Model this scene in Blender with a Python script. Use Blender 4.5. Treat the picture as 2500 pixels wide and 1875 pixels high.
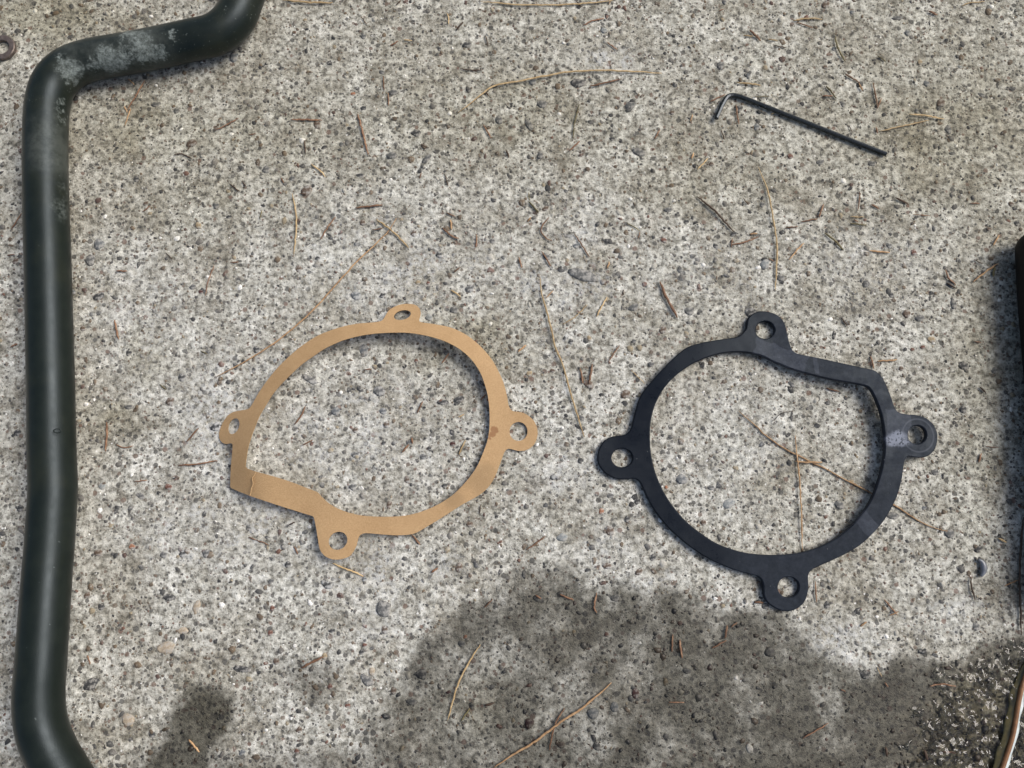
import bpy, bmesh, math, random
import numpy as np
from mathutils import Vector, geometry
R = math.radians
S = bpy.context.scene
for o in list(bpy.data.objects):
    bpy.data.objects.remove(o)
COL = S.collection

# ------------------------------------------------------------------ camera
TILT = R(9.0)                     # looking almost straight down, leaning a little away
DIST = 0.315                      # metres from the lens to the middle of the scene
LENS, SENSOR = 26.0, 36.0
cam_d = bpy.data.cameras.new('camera'); cam = bpy.data.objects.new('camera', cam_d); COL.objects.link(cam)
cam_d.lens = LENS; cam_d.sensor_width = SENSOR; cam_d.clip_start = 0.01; cam_d.clip_end = 50
CAM = np.array([0.0, -DIST * math.sin(TILT), DIST * math.cos(TILT)])
cam.location = CAM; cam.rotation_euler = (TILT, 0, 0)
S.camera = cam

# ------------------------------------------------------------------ sky, sun, exposure
SUN_EL, SUN_AZ = R(50), R(24)     # azimuth measured from +x towards +y
w = bpy.data.worlds.new('World'); S.world = w; w.use_nodes = True
nt = w.node_tree; bg = nt.nodes['Background']
sky = nt.nodes.new('ShaderNodeTexSky'); sky.sky_type = 'NISHITA'; sky.sun_disc = False
sky.sun_elevation = SUN_EL; sky.sun_rotation = R(90) - SUN_AZ
sky.air_density = 1.0; sky.dust_density = 5.0; sky.ozone_density = 1.0
nt.links.new(sky.outputs[0], bg.inputs[0]); bg.inputs[1].default_value = 0.068
sun_d = bpy.data.lights.new('sun', 'SUN'); sun = bpy.data.objects.new('sun', sun_d); COL.objects.link(sun)
sun_d.energy = 1.35; sun_d.angle = R(33); sun_d.color = (1.0, 0.965, 0.905)
sdir = Vector((math.cos(SUN_EL) * math.cos(SUN_AZ), math.cos(SUN_EL) * math.sin(SUN_AZ), math.sin(SUN_EL)))
sun.rotation_euler = sdir.to_track_quat('Z', 'Y').to_euler(); sun.location = sdir * 2
S.view_settings.view_transform = 'Standard'; S.view_settings.look = 'None'
S.view_settings.exposure = 0.80; S.view_settings.gamma = 1.0; S.view_settings.use_curve_mapping = False

# ------------------------------------------------------------------ measuring: photo pixel (2500x1875) -> point at height z
FPX = 2500 * LENS / SENSOR
ct, st = math.cos(TILT), math.sin(TILT)
def ground(px, py, z=0.0):
    """world points (metres) lying z above the concrete under the given pixels"""
    px = np.asarray(px, float); py = np.asarray(py, float); z = np.asarray(z, float)
    a = (px - 1250) / FPX; b = (937.5 - py) / FPX
    dx, dy, dz = a, b * ct + st, b * st - ct
    t = (z - CAM[2]) / dz
    return np.stack([CAM[0] + dx * t, CAM[1] + dy * t, z + 0 * t], -1)
def P(px, py, z=0.0): return Vector(ground(px, py, z))
MM = 0.001
PXM = 0.000175                    # metres per photo pixel, roughly

# ------------------------------------------------------------------ helpers
def link(o): COL.objects.link(o); return o
def new_obj(name, verts, faces, mat=None, parent=None, smooth=False, loc=(0, 0, 0)):
    me = bpy.data.meshes.new(name); me.from_pydata([tuple(v) for v in verts], [], [tuple(f) for f in faces]); me.update()
    if smooth: me.polygons.foreach_set('use_smooth', [True] * len(me.polygons))
    o = bpy.data.objects.new(name, me); link(o); o.location = loc
    if mat: me.materials.append(mat)
    if parent: o.parent = parent
    return o
def tag(o, label, cat, group=None):
    o['label'] = label; o['category'] = cat
    if group: o['group'] = group
    return o
def catmull(pts, step, closed=False):
    pts = np.asarray(pts, float); n = len(pts); out = []
    segs = n if closed else n - 1
    for i in range(segs):
        if closed: p0, p1, p2, p3 = pts[(i - 1) % n], pts[i], pts[(i + 1) % n], pts[(i + 2) % n]
        else:
            p1, p2 = pts[i], pts[i + 1]
            p0 = pts[i - 1] if i > 0 else 2 * p1 - p2
            p3 = pts[i + 2] if i + 2 < n else 2 * p2 - p1
        k = max(1, int(math.ceil(np.linalg.norm((p2 - p1)[:2]) / step)))
        for j in range(k):
            t = j / k
            out.append(0.5 * ((2 * p1) + (-p0 + p2) * t + (2 * p0 - 5 * p1 + 4 * p2 - p3) * t * t + (-p0 + 3 * p1 - 3 * p2 + p3) * t ** 3))
    if not closed: out.append(pts[-1])
    return np.array(out)
def tube(path, radii, sides=8, cap=True, phase=0.0, squash=1.0):
    path = np.asarray(path, float); n = len(path); V, F = [], []
    up0 = np.array([0, 0, 1.0])
    for i in range(n):
        t = path[min(i + 1, n - 1)] - path[max(i - 1, 0)]; t /= np.linalg.norm(t) + 1e-12
        s = np.cross(t, up0); s /= np.linalg.norm(s) + 1e-12; u = np.cross(s, t)
        for k in range(sides):
            a = 2 * math.pi * k / sides + phase
            V.append(path[i] + radii[i] * (math.cos(a) * s + squash * math.sin(a) * u))
    for i in range(n - 1):
        for k in range(sides):
            a, b = i * sides + k, i * sides + (k + 1) % sides
            F.append((a, a + sides, b + sides, b))
    if cap:
        F.append(tuple(range(sides))); F.append(tuple(range((n - 1) * sides, n * sides))[::-1])
    return V, F
# smooth lattice noise in numpy
def vnoise(x, y, seed=0):
    rs = np.random.RandomState(seed); T = rs.rand(256, 256)
    xi = np.floor(x).astype(int); yi = np.floor(y).astype(int); fx = x - xi; fy = y - yi
    fx = fx * fx * (3 - 2 * fx); fy = fy * fy * (3 - 2 * fy)
    g = lambda a, b: T[a % 256, b % 256]
    return (g(xi, yi) * (1 - fx) + g(xi + 1, yi) * fx) * (1 - fy) + (g(xi, yi + 1) * (1 - fx) + g(xi + 1, yi + 1) * fx) * fy
def fbm(x, y, octs=4, seed=0):
    v = 0; a = 0.5
    for i in range(octs):
        v = v + a * vnoise(x * 2 ** i + 17.3 * i, y * 2 ** i + 5.1 * i, seed + i); a *= 0.5
    return v / (1 - 0.5 ** octs)
def inside(poly, x, y):
    poly = np.asarray(poly, float); c = np.zeros(np.shape(x), bool); n = len(poly); j = n - 1
    for i in range(n):
        xi, yi = poly[i]; xj, yj = poly[j]
        with np.errstate(divide='ignore', invalid='ignore'):
            c ^= ((yi > y) != (yj > y)) & (x < (xj - xi) * (y - yi) / (yj - yi + 1e-12) + xi)
        j = i
    return c
def edge_dist(poly, x, y):
    poly = np.asarray(poly, float); d = np.full(np.shape(x), 1e9)
    for i in range(len(poly)):
        a, b = poly[i - 1], poly[i]; ab = b - a
        t = np.clip(((x - a[0]) * ab[0] + (y - a[1]) * ab[1]) / (ab @ ab + 1e-12), 0, 1)
        d = np.minimum(d, np.hypot(x - a[0] - t * ab[0], y - a[1] - t * ab[1]))
    return d
def sstep(a, b, v):
    t = np.clip((v - a) / (b - a), 0, 1); return t * t * (3 - 2 * t)

# ------------------------------------------------------------------ node helper
class G:
    def __init__(s, name):
        s.m = bpy.data.materials.new(name); s.m.use_nodes = True; s.t = s.m.node_tree
        s.b = s.t.nodes['Principled BSDF']; s.out = s.t.nodes['Material Output']
        s.co = s.t.nodes.new('ShaderNodeTexCoord').outputs['Object']
    def n(s, kind, **kw):
        nd = s.t.nodes.new(kind)
        for k, v in kw.items(): setattr(nd, k, v)
        return nd
    def put(s, sock, v):
        if hasattr(v, 'is_linked') or hasattr(v, 'links'): s.t.links.new(v, sock)
        else: sock.default_value = v
    def noise(s, scale, detail=4, rough=0.55, vec=None, out='Fac', dist=0.0):
        nd = s.n('ShaderNodeTexNoise'); s.put(nd.inputs['Vector'], vec if vec is not None else s.co)
        nd.inputs['Scale'].default_value = scale; nd.inputs['Detail'].default_value = detail
        nd.inputs['Roughness'].default_value = rough; nd.inputs['Distortion'].default_value = dist
        return nd.outputs[out]
    def voro(s, scale, feature='F1', vec=None, out='Distance', rnd=1.0):
        nd = s.n('ShaderNodeTexVoronoi', feature=feature); s.put(nd.inputs['Vector'], vec if vec is not None else s.co)
        nd.inputs['Scale'].default_value = scale; nd.inputs['Randomness'].default_value = rnd
        return nd.outputs[out]
    def math(s, op, a, b=0.0, c=0.0, clamp=False):
        nd = s.n('ShaderNodeMath', operation=op, use_clamp=clamp)
        s.put(nd.inputs[0], a); s.put(nd.inputs[1], b); s.put(nd.inputs[2], c); return nd.outputs[0]
    def rng(s, v, a, b, c=0.0, d=1.0, smooth=True):
        nd = s.n('ShaderNodeMapRange', interpolation_type='SMOOTHSTEP' if smooth else 'LINEAR')
        s.put(nd.inputs['Value'], v)
        for k, x in zip(('From Min', 'From Max', 'To Min', 'To Max'), (a, b, c, d)): s.put(nd.inputs[k], x)
        return nd.outputs[0]
    def mix(s, f, a, b, mode='MIX'):
        nd = s.n('ShaderNodeMix', data_type='RGBA', blend_type=mode)
        s.put(nd.inputs[0], f)
        for sock, v in ((nd.inputs[6], a), (nd.inputs[7], b)):
            s.put(sock, (*v, 1.0) if isinstance(v, tuple) and len(v) == 3 else v)
        return nd.outputs[2]
    def ramp(s, v, stops, const=False):
        nd = s.n('ShaderNodeValToRGB'); s.put(nd.inputs[0], v); cr = nd.color_ramp
        if const: cr.interpolation = 'CONSTANT'
        while len(cr.elements) < len(stops): cr.elements.new(1.0)
        for e, (p, c) in zip(cr.elements, stops): e.position = p; e.color = (*c, 1.0)
        return nd.outputs[0]
    def attr(s, name, out='Fac'):
        nd = s.n('ShaderNodeAttribute'); nd.attribute_name = name; return nd.outputs[out]
    def bump(s, h, strength, dist, normal=None):
        nd = s.n('ShaderNodeBump'); s.put(nd.inputs['Height'], h); nd.inputs['Strength'].default_value = strength
        nd.inputs['Distance'].default_value = dist
        if normal is not None: s.t.links.new(normal, nd.inputs['Normal'])
        return nd.outputs[0]
    def blobs(s, spots, wob=0.0, wscale=400.0):
        """0..1 mask of soft round patches [(centre, radius)], edges broken by noise"""
        vec = s.co
        if wob:
            nz = s.noise(wscale, 4, 0.6, out='Color')
            sub = s.n('ShaderNodeVectorMath', operation='MULTIPLY_ADD'); s.put(sub.inputs[0], nz)
            sub.inputs[1].default_value = (wob * 2,) * 3
            add = s.n('ShaderNodeVectorMath', operation='ADD'); s.put(add.inputs[0], s.co); add.inputs[1].default_value = (-wob,) * 3
            s.put(sub.inputs[2], add.outputs[0]); vec = sub.outputs[0]
        m = None
        for c, r in spots:
            d = s.n('ShaderNodeVectorMath', operation='DISTANCE'); s.put(d.inputs[0], vec); d.inputs[1].default_value = tuple(c)
            k = s.rng(d.outputs['Value'], r, r * 0.35)
            m = k if m is None else s.math('MAXIMUM', m, k)
        return m
    def set(s, **kw):
        for k, v in kw.items():
            sock = s.b.inputs[k]
            s.put(sock, (*v, 1.0) if isinstance(v, tuple) and len(v) == 3 and sock.type == 'RGBA' else v)
        return s.m

# ------------------------------------------------------------------ stains of the concrete, as functions of the photo position
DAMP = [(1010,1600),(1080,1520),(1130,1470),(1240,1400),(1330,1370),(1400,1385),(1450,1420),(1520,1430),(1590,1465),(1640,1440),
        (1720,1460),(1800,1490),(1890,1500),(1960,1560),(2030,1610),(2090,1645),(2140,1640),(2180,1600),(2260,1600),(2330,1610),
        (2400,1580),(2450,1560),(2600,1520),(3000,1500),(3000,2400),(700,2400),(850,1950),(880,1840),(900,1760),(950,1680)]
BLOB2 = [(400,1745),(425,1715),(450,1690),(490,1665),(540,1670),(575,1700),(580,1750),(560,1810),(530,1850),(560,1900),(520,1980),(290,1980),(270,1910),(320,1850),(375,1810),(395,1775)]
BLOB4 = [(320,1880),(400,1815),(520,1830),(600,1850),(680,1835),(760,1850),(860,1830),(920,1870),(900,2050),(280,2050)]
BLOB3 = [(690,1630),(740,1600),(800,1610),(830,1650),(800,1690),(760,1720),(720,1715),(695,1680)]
BROWN = [(1200,290,330,130,.45),(620,330,330,120,.45),(330,330,180,130,.55),(300,1030,90,45,.7),(350,870,70,60,.6),(120,40,200,80,.8),
         (2300,350,330,220,.45),(1750,430,260,120,.4),(1130,830,150,90,.8),(2420,900,120,420,.6),(1750,780,300,120,.25),(1950,1180,120,160,.2),
         (480,480,260,120,.35),(1150,1740,150,90,.5),(505,1740,70,80,.6)]
WHITE = [(560,1020,120,150,.9),(520,1300,200,80,.9),(1480,140,70,40,.9),(1410,560,80,60,.7),(1380,690,120,50,.8),(1600,1440,70,40,1.),
         (2040,1570,110,60,.9),(1360,1150,90,70,.8),(900,1380,260,70,.8),(840,1050,240,170,.55),(640,1230,120,60,.9),(1330,830,70,50,.5),
         (970,640,300,160,.5),(1700,700,250,150,.25),(340,760,140,160,.5),(1480,1330,90,60,.6),(2300,1500,120,50,.5),(900,1500,110,70,.5),
         (2150,640,200,100,.3),(1800,1080,200,160,.3)]
def photo_px(x, y):
    """ground point -> photo position (inverse of ground())"""
    vx, vy, vz = x - CAM[0], y - CAM[1], -CAM[2]
    u = vx; v = vy * ct + vz * st; d = vy * st - vz * ct
    return 1250 + FPX * u / d, 937.5 - FPX * v / d
def stains(x, y):
    px, py = photo_px(x, y)
    wx = px + 34 * (fbm(x / .0022, y / .0022, 3, 71) - .5) + 70 * (fbm(x / .012, y / .012, 4, 3) - .5); wy = py + 70 * (fbm(x / .012, y / .012, 4, 9) - .5)
    def pm(poly, a, b):
        d = edge_dist(poly, wx, wy) * np.where(inside(poly, wx, wy), 1, -1); return sstep(a, b, d)
    mott = fbm(x / .016, y / .016, 4, 21)
    soft = sstep(1500, 1000, px)
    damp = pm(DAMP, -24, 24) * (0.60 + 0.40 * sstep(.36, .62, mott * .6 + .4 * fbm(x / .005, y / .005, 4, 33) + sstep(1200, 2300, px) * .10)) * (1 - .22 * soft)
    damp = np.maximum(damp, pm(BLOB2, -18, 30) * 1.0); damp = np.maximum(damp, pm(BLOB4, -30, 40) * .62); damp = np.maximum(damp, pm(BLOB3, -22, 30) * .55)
    def bl(lst):
        m = 0 * x
        for cx, cy, rx, ry, k in lst: m = np.maximum(m, k * np.exp(-((wx - cx) / rx) ** 2 * 1.2 - ((wy - cy) / ry) ** 2 * 1.2))
        return m
    brown = bl(BROWN) * (0.45 + 1.1 * fbm(x / .009, y / .009, 4, 40)); brown = np.clip(brown + .32 * sstep(1000, 100, py) + .15 * sstep(1500, 2400, px), 0, 1)
    white = np.clip(bl(WHITE) * (0.2 + 1.5 * sstep(.35, .65, fbm(x / .006, y / .006, 5, 60))), 0, 1) * (1 - damp * .9)
    pool = sstep(2200, 2390, wx + .35 * (wy - 1700)) * sstep(1560, 1690, wy)
    return damp, brown, white, pool

# ------------------------------------------------------------------ materials
def stain_color(g, col):
    """damp / brown / white marks laid over a stone or cement colour"""
    sp = g.n('ShaderNodeSeparateColor'); g.put(sp.inputs[0], g.attr('stain', 'Color'))
    damp, brown, white = sp.outputs[0], sp.outputs[1], sp.outputs[2]
    col = g.mix(g.math('MULTIPLY', brown, .75), col, g.mix(1.0, col, (.62, .585, .455), 'MULTIPLY'))
    wn = g.rng(g.noise(480, 5, .7), .42, .60)
    col = g.mix(g.math('MULTIPLY', g.math('MULTIPLY', white, wn), .62), col, (.62, .635, .625))
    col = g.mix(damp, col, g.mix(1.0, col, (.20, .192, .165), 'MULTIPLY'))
    po = g.attr('pool'); col = g.mix(g.math('MULTIPLY', po, .7), col, g.mix(1.0, col, (.80, .66, .36), 'MULTIPLY'))
    return col, damp
def mat_concrete():
    g = G('concrete')
    n1 = g.math('ADD', g.math('MULTIPLY', g.noise(370, 7, .72), .84), g.math('MULTIPLY', g.noise(1300, 3, .6), .16)); n2 = g.noise(75, 6, .68); n3 = g.noise(2600, 3, .6)
    base = g.ramp(n1, [(.36, (.105, .101, .087)), (.435, (.28, .276, .248)), (.50, (.48, .477, .44)), (.60, (.76, .762, .722))])
    base = g.mix(.9, base, g.mix(1.0, base, g.ramp(n2, [(.34, (.50, .475, .42)), (.5, (.90, .895, .86)), (.64, (1.12, 1.12, 1.11))]), 'MULTIPLY'))
    base = g.mix(.55, base, g.mix(1.0, base, g.ramp(g.noise(30, 5, .62), [(.36, (.62, .58, .50)), (.52, (1, 1, 1)), (.66, (1.14, 1.15, 1.15))]), 'MULTIPLY'))
    # fine sand too small to pick apart
    def sand(scale, th, col, keep, fac):
        nonlocal base
        d = g.voro(scale, vec=wv); c = g.voro(scale, vec=wv, out='Color')
        sp = g.n('ShaderNodeSeparateColor'); g.put(sp.inputs[0], c)
        size = g.rng(sp.outputs[1], 0, 1, th * .5, th, False)
        m = g.math('MULTIPLY', g.math('LESS_THAN', d, size), g.math('GREATER_THAN', sp.outputs[0], 1 - keep))
        base = g.mix(g.math('MULTIPLY', m, fac), base, g.ramp(sp.outputs[2], col))
        return m
    nz = g.noise(1500, 2, .5, out='Color')
    wa = g.n('ShaderNodeVectorMath', operation='MULTIPLY_ADD'); g.put(wa.inputs[0], nz); wa.inputs[1].default_value = (.0005,) * 3; g.put(wa.inputs[2], g.co)
    wv = wa.outputs[0]
    dk = [(0, (.05, .05, .048)), (.5, (.12, .115, .105)), (.8, (.15, .12, .09)), (1, (.18, .11, .085))]
    m1 = sand(620, .44, dk, .30, .8)
    m2 = sand(330, .40, dk, .30, .8)
    sand(500, .22, [(0, (.85, .85, .83)), (1, (.75, .72, .66))], .10, .9)
    col, damp = stain_color(g, base)
    h = g.math('ADD', g.math('MULTIPLY', n1, 1.3), g.math('MULTIPLY', n3, .25))
    h = g.math('SUBTRACT', h, g.math('MULTIPLY', m1, .12))
    nb = g.bump(h, .9, .0007)
    pool = g.attr('pool')
    rough = g.rng(damp, 0, 1, .92, .46, False); rough = g.math('SUBTRACT', rough, g.math('MULTIPLY', pool, .34), clamp=True)
    return g.set(**{'Base Color': col, 'Roughness': rough, 'Normal': nb, 'Specular IOR Level': .5})
GRAINS = [(.00, (.045, .046, .047)), (.16, (.085, .085, .083)), (.34, (.14, .135, .125)), (.48, (.20, .19, .17)), (.58, (.11, .085, .062)),
          (.70, (.15, .115, .08)), (.83, (.15, .085, .065)), (.855, (.10, .065, .055)), (.88, (.28, .24, .17)), (.92, (.42, .41, .37)), (.975, (.80, .80, .78))]
def mat_grain():
    g = G('sand_grain')
    col = g.ramp(g.attr('tone'), GRAINS, True)
    col = g.mix(.75, col, g.mix(1.0, col, g.ramp(g.noise(2200, 4, .65), [(.25, (.45, .45, .45)), (.75, (1.7, 1.68, 1.62))]), 'MULTIPLY'))
    dust = g.rng(g.noise(700, 5, .75), .54, .64)                # cement skin left on the stones
    col = g.mix(g.math('MULTIPLY', dust, .7), col, (.40, .39, .36))
    col, damp = stain_color(g, col)
    nb = g.bump(g.noise(1800, 4, .6), .5, .0003)
    return g.set(**{'Base Color': col, 'Roughness': g.rng(damp, 0, 1, .75, .4, False), 'Normal': nb, 'Specular IOR Level': .4})
def mat_pebble(name, c):
    g = G(name)
    col = g.mix(.85, c, g.mix(1.0, c, g.ramp(g.noise(900, 5, .7), [(.25, (.35, .35, .36)), (.5, (1, 1, 1)), (.75, (1.9, 1.88, 1.8))]), 'MULTIPLY'))
    dust = g.rng(g.noise(480, 6, .8), .47, .60)
    col = g.mix(g.math('MULTIPLY', dust, .85), col, (.36, .35, .325))
    col, damp = stain_color(g, col)
    return g.set(**{'Base Color': col, 'Roughness': g.rng(damp, 0, 1, .75, .45, False), 'Normal': g.bump(g.noise(1400, 5, .65), .6, .0004), 'Specular IOR Level': .35})
M_CON, M_GRAIN = mat_concrete(), mat_grain()
PEB = {'slate': (.125, .128, .126), 'dark': (.055, .057, .058), 'blue': (.155, .168, .175), 'pale': (.27, .29, .29), 'brown': (.125, .09, .066),
       'red': (.165, .08, .058), 'orange': (.34, .16, .09), 'cream': (.40, .335, .25), 'tan': (.34, .27, .17), 'maroon': (.075, .028, .024), 'white': (.78, .77, .73)}
M_PEB = {k: mat_pebble(k + '_pebble_stone', v) for k, v in PEB.items()}

# ------------------------------------------------------------------ the concrete: one sheet, fine where it is seen
rng = np.random.RandomState(7)
def axis(a, b, step):
    c = list(np.arange(a, b, step)); lo, hi, s = a, c[-1], step
    left, right = [], []
    while hi < 2.0: s *= 1.5; hi += s; right.append(hi); lo -= s; left.append(lo)
    return np.array(left[::-1] + c + right)
ax, ay = axis(-.262, .262, .00085), axis(-.185, .235, .00085)
X, Y = np.meshgrid(ax, ay)
def relief(x, y):
    fade = sstep(.6, .3, np.hypot(x, y))
    return fade * (0.0009 * (fbm(x / .045, y / .045, 3, 2) - .5) + .00045 * (fbm(x / .0032, y / .0032, 3, 5) - .5) + .0003 * (vnoise(x / .0016, y / .0016, 8) - .5))
Z = relief(X, Y)
dmp, brn, wht, pol = stains(X, Y)
Z = Z - pol * .0004
nx, ny = len(ax), len(ay)
idx = np.arange(nx * ny).reshape(ny, nx)
quads = np.stack([idx[:-1, :-1], idx[:-1, 1:], idx[1:, 1:], idx[1:, :-1]], -1).reshape(-1, 4)
def fast_mesh(name, co, faces_flat, per):
    me = bpy.data.meshes.new(name); nf = len(faces_flat) // per
    me.vertices.add(len(co)); me.vertices.foreach_set('co', np.asarray(co, np.float32).ravel())
    me.loops.add(len(faces_flat)); me.loops.foreach_set('vertex_index', np.asarray(faces_flat, np.int32))
    me.polygons.add(nf); me.polygons.foreach_set('loop_start', np.arange(0, nf * per, per, dtype=np.int32))
    me.polygons.foreach_set('use_smooth', np.ones(nf, bool)); me.update(calc_edges=True); return me
def put_stain(me, x, y, st4=None):
    d, b, wh, pl = stains(np.asarray(x, float), np.asarray(y, float)) if st4 is None else st4
    a = me.attributes.new('stain', 'FLOAT_COLOR', 'POINT')
    a.data.foreach_set('color', np.stack([d, b, wh, 1 + 0 * d], -1).astype(np.float32).ravel())
    p = me.attributes.new('pool', 'FLOAT', 'POINT'); p.data.foreach_set('value', np.asarray(pl, np.float32).ravel())
gme = fast_mesh('concrete_ground', np.stack([X, Y, Z], -1).reshape(-1, 3), quads.ravel(), 4)
put_stain(gme, None, None, [v.ravel() for v in (dmp, brn, wht, pol)])
gme.materials.append(M_CON)
GROUND = link(bpy.data.objects.new('concrete_ground', gme)); GROUND['kind'] = 'structure'
GROUND['label'] = 'rough grey concrete with exposed sand and small stones'

# sand grains: real low stones, far too many to count
NG = 74000
gx = rng.uniform(-.258, .258, NG); gy = rng.uniform(-.18, .23, NG)
cl = fbm(gx / .02, gy / .02, 3, 77); keep = rng.rand(NG) < .45 + .9 * cl
gx, gy = gx[keep], gy[keep]; NG = len(gx)
gr = np.clip(.00031 * np.exp(rng.normal(0, .66, NG)), .00014, .0018)
SID = 6
ang = np.linspace(0, 2 * math.pi, SID, endpoint=False)
rad = gr[:, None] * rng.uniform(.6, 1.25, (NG, SID)); rot = rng.uniform(0, 6.28, NG)
el = rng.uniform(.55, 1.0, NG)
lx = rad * np.cos(ang)[None]; ly = rad * np.sin(ang)[None] * el[:, None]
wx_ = gx[:, None] + lx * np.cos(rot)[:, None] - ly * np.sin(rot)[:, None]
wy_ = gy[:, None] + lx * np.sin(rot)[:, None] + ly * np.cos(rot)[:, None]
gz = relief(gx, gy); hgt = gr * rng.uniform(.12, .42, NG)
ring0 = np.stack([wx_, wy_, np.repeat((gz - .00022)[:, None], SID, 1)], -1)
k = .62
ring1 = np.stack([gx[:, None] + (wx_ - gx[:, None]) * .86, gy[:, None] + (wy_ - gy[:, None]) * .86, (gz + hgt * .55)[:, None] + rng.uniform(-.00004, .00004, (NG, SID))], -1)
top = np.stack([gx, gy, gz + hgt], -1)[:, None]
co = np.concatenate([ring0, ring1, top], 1).reshape(-1, 3); per = 2 * SID + 1
b0 = np.arange(NG)[:, None] * per; tri = []
for i in range(SID):
    j = (i + 1) % SID
    tri += [[i, j, SID + j], [i, SID + j, SID + i], [SID + i, SID + j, 2 * SID]]
tri = np.array(tri).ravel()
sme = fast_mesh('sand_grains', co, (b0 + tri[None]).ravel(), 3)
tone = np.repeat(rng.rand(NG), per)
a = sme.attributes.new('tone', 'FLOAT', 'POINT'); a.data.foreach_set('value', tone.astype(np.float32))
s4 = [np.repeat(v, per) for v in stains(gx, gy)]
put_stain(sme, None, None, s4); sme.materials.append(M_GRAIN)
SAND = link(bpy.data.objects.new('sand_grains', sme)); SAND.parent = GROUND; SAND['kind'] = 'stuff'

# the stones one can pick apart
PEBBLES = """slate 1422 671 37 17 -15;dark 1016 326 15 9 0;dark 687 168 9 6 0;slate 961 226 14 10 0;slate 1043 387 22 9 50;dark 792 360 10 7 15
slate 834 353 7 7 0;slate 958 381 17 11 0;slate 649 414 11 10 0;dark 879 428 12 7 0;slate 1291 304 12 19 20;slate 1561 372 22 12 -15;dark 1412 203 25 14 10
slate 1319 379 9 13 -20;dark 1494 338 8 6 0;pale 1475 75 10 9 0;blue 243 596 15 18 0;dark 240 723 19 10 25;dark 314 862 8 9 0;maroon 490 713 7 6 0
slate 528 503 10 9 0;blue 888 856 14 17 0;slate 758 927 23 9 -32;slate 1148 704 14 10 35;slate 1108 757 11 10 0;dark 776 630 7 6 0;brown 885 544 9 8 0
dark 1548 678 7 7 0;slate 1633 513 12 8 0;white 1646 490 6 5 0;dark 1394 834 7 9 0;pale 1868 644 14 15 0;slate 1682 760 13 11 0;slate 926 955 16 14 0
blue 821 1004 13 10 35;blue 936 1004 11 8 0;slate 868 1109 13 9 0;dark 1080 982 16 8 0;dark 1120 975 17 8 20;blue 1663 1170 16 13 0;pale 1779 1229 17 13 0
pale 1374 1312 15 12 0;orange 1468 1249 7 9 0;orange 1627 1190 5 6 0;brown 1716 1276 8 8 0;brown 1483 1382 12 8 0;slate 343 1212 13 8 -20
orange 322 1334 9 7 0;slate 399 1354 10 8 0;slate 315 993 15 6 0;dark 222 1670 22 13 35;cream 312 1760 17 14 -20;dark 414 1458 17 10 0
dark 593 1633 22 8 -5;cream 480 1480 10 20 -15;cream 407 1582 24 17 0;cream 446 1540 14 10 0;dark 800 1427 18 11 -35;slate 936 1486 21 24 0
slate 896 1661 20 11 -35;brown 939 1537 9 10 0;brown 960 1687 9 9 0;slate 1005 1713 14 8 0;dark 811 1540 8 5 0;dark 882 1592 7 8 0
maroon 1552 1692 10 15 0;blue 1500 1726 11 13 0;blue 1446 1740 15 13 0;slate 1678 1638 11 8 0;slate 2245 778 12 10 0;brown 2214 766 13 12 0
tan 2273 829 12 11 0;dark 2036 817 7 15 -10;slate 2327 743 9 15 0;red 2251 848 7 6 0;dark 2002 660 6 8 0;blue 2080 30 7 6 0;slate 2191 45 18 6 0
blue 2214 81 8 9 0;tan 2245 153 8 9 0;slate 2002 397 12 8 10;slate 2128 400 12 8 -15;slate 2396 232 10 6 -25;slate 2382 1530 10 13 0;dark 168 1030 1 1 0
tan 745 49 7 6 0;orange 862 230 8 6 0;dark 888 265 10 7 0;blue 1300 200 12 8 0;brown 1700 200 9 8 0;brown 1640 275 8 6 0;brown 1737 400 7 7 0
red 1620 587 9 7 -20;dark 1747 600 8 8 0;slate 1860 500 9 9 0;brown 1562 133 6 5 0;slate 2325 375 10 6 0;blue 2255 1240 7 6 0;slate 2181 1260 16 9 0
slate 2170 600 9 9 0;dark 2175 720 9 8 0;slate 1735 1190 9 7 0;slate 1490 1210 10 6 0;pale 1290 1075 14 9 0;slate 1590 890 10 8 0;slate 1420 1020 9 7 0
red 660 1545 7 8 0;red 890 1575 6 5 0;red 848 1722 7 6 0;brown 675 1615 8 8 0;red 806 1677 7 8 0;red 665 1485 6 7 0;red 1481 1549 7 7 0;red 1660 1522 6 6 0
tan 1625 1665 7 11 0;white 1830 1828 8 12 0;white 720 1577 5 5 0;cream 908 1640 8 10 0;tan 1401 1543 5 6 0;orange 1136 1555 5 6 0;slate 1128 1572 10 8 0
slate 1870 1480 10 8 0;dark 1385 1484 8 7 0;slate 1500 1460 12 10 0;slate 470 700 9 7 0;dark 560 530 8 6 0;slate 430 270 10 9 0;slate 380 255 14 8 0
slate 1090 860 9 8 0;red 1016 880 6 5 0;red 1045 691 6 5 0;tan 1020 690 7 7 0;brown 944 1037 9 9 0;brown 868 1050 7 7 0;slate 1034 1115 9 8 0
dark 1085 1185 8 6 0;brown 1225 1155 8 6 0;dark 937 1082 6 6 0;dark 1048 1095 6 6 0;slate 862 1188 12 10 0;slate 1000 1080 9 6 0""".replace('\n', ';')
NP_ = []
for row in PEBBLES.split(';'):
    f = row.split()
    if float(f[3]) < 2: continue
    NP_.append((f[0], *map(float, f[1:])))
kinds = ['dark'] * 6 + ['slate'] * 8 + ['brown'] * 4 + ['red'] * 2 + ['blue'] * 2 + ['tan', 'maroon', 'pale']
rd = random.Random(5)
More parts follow.
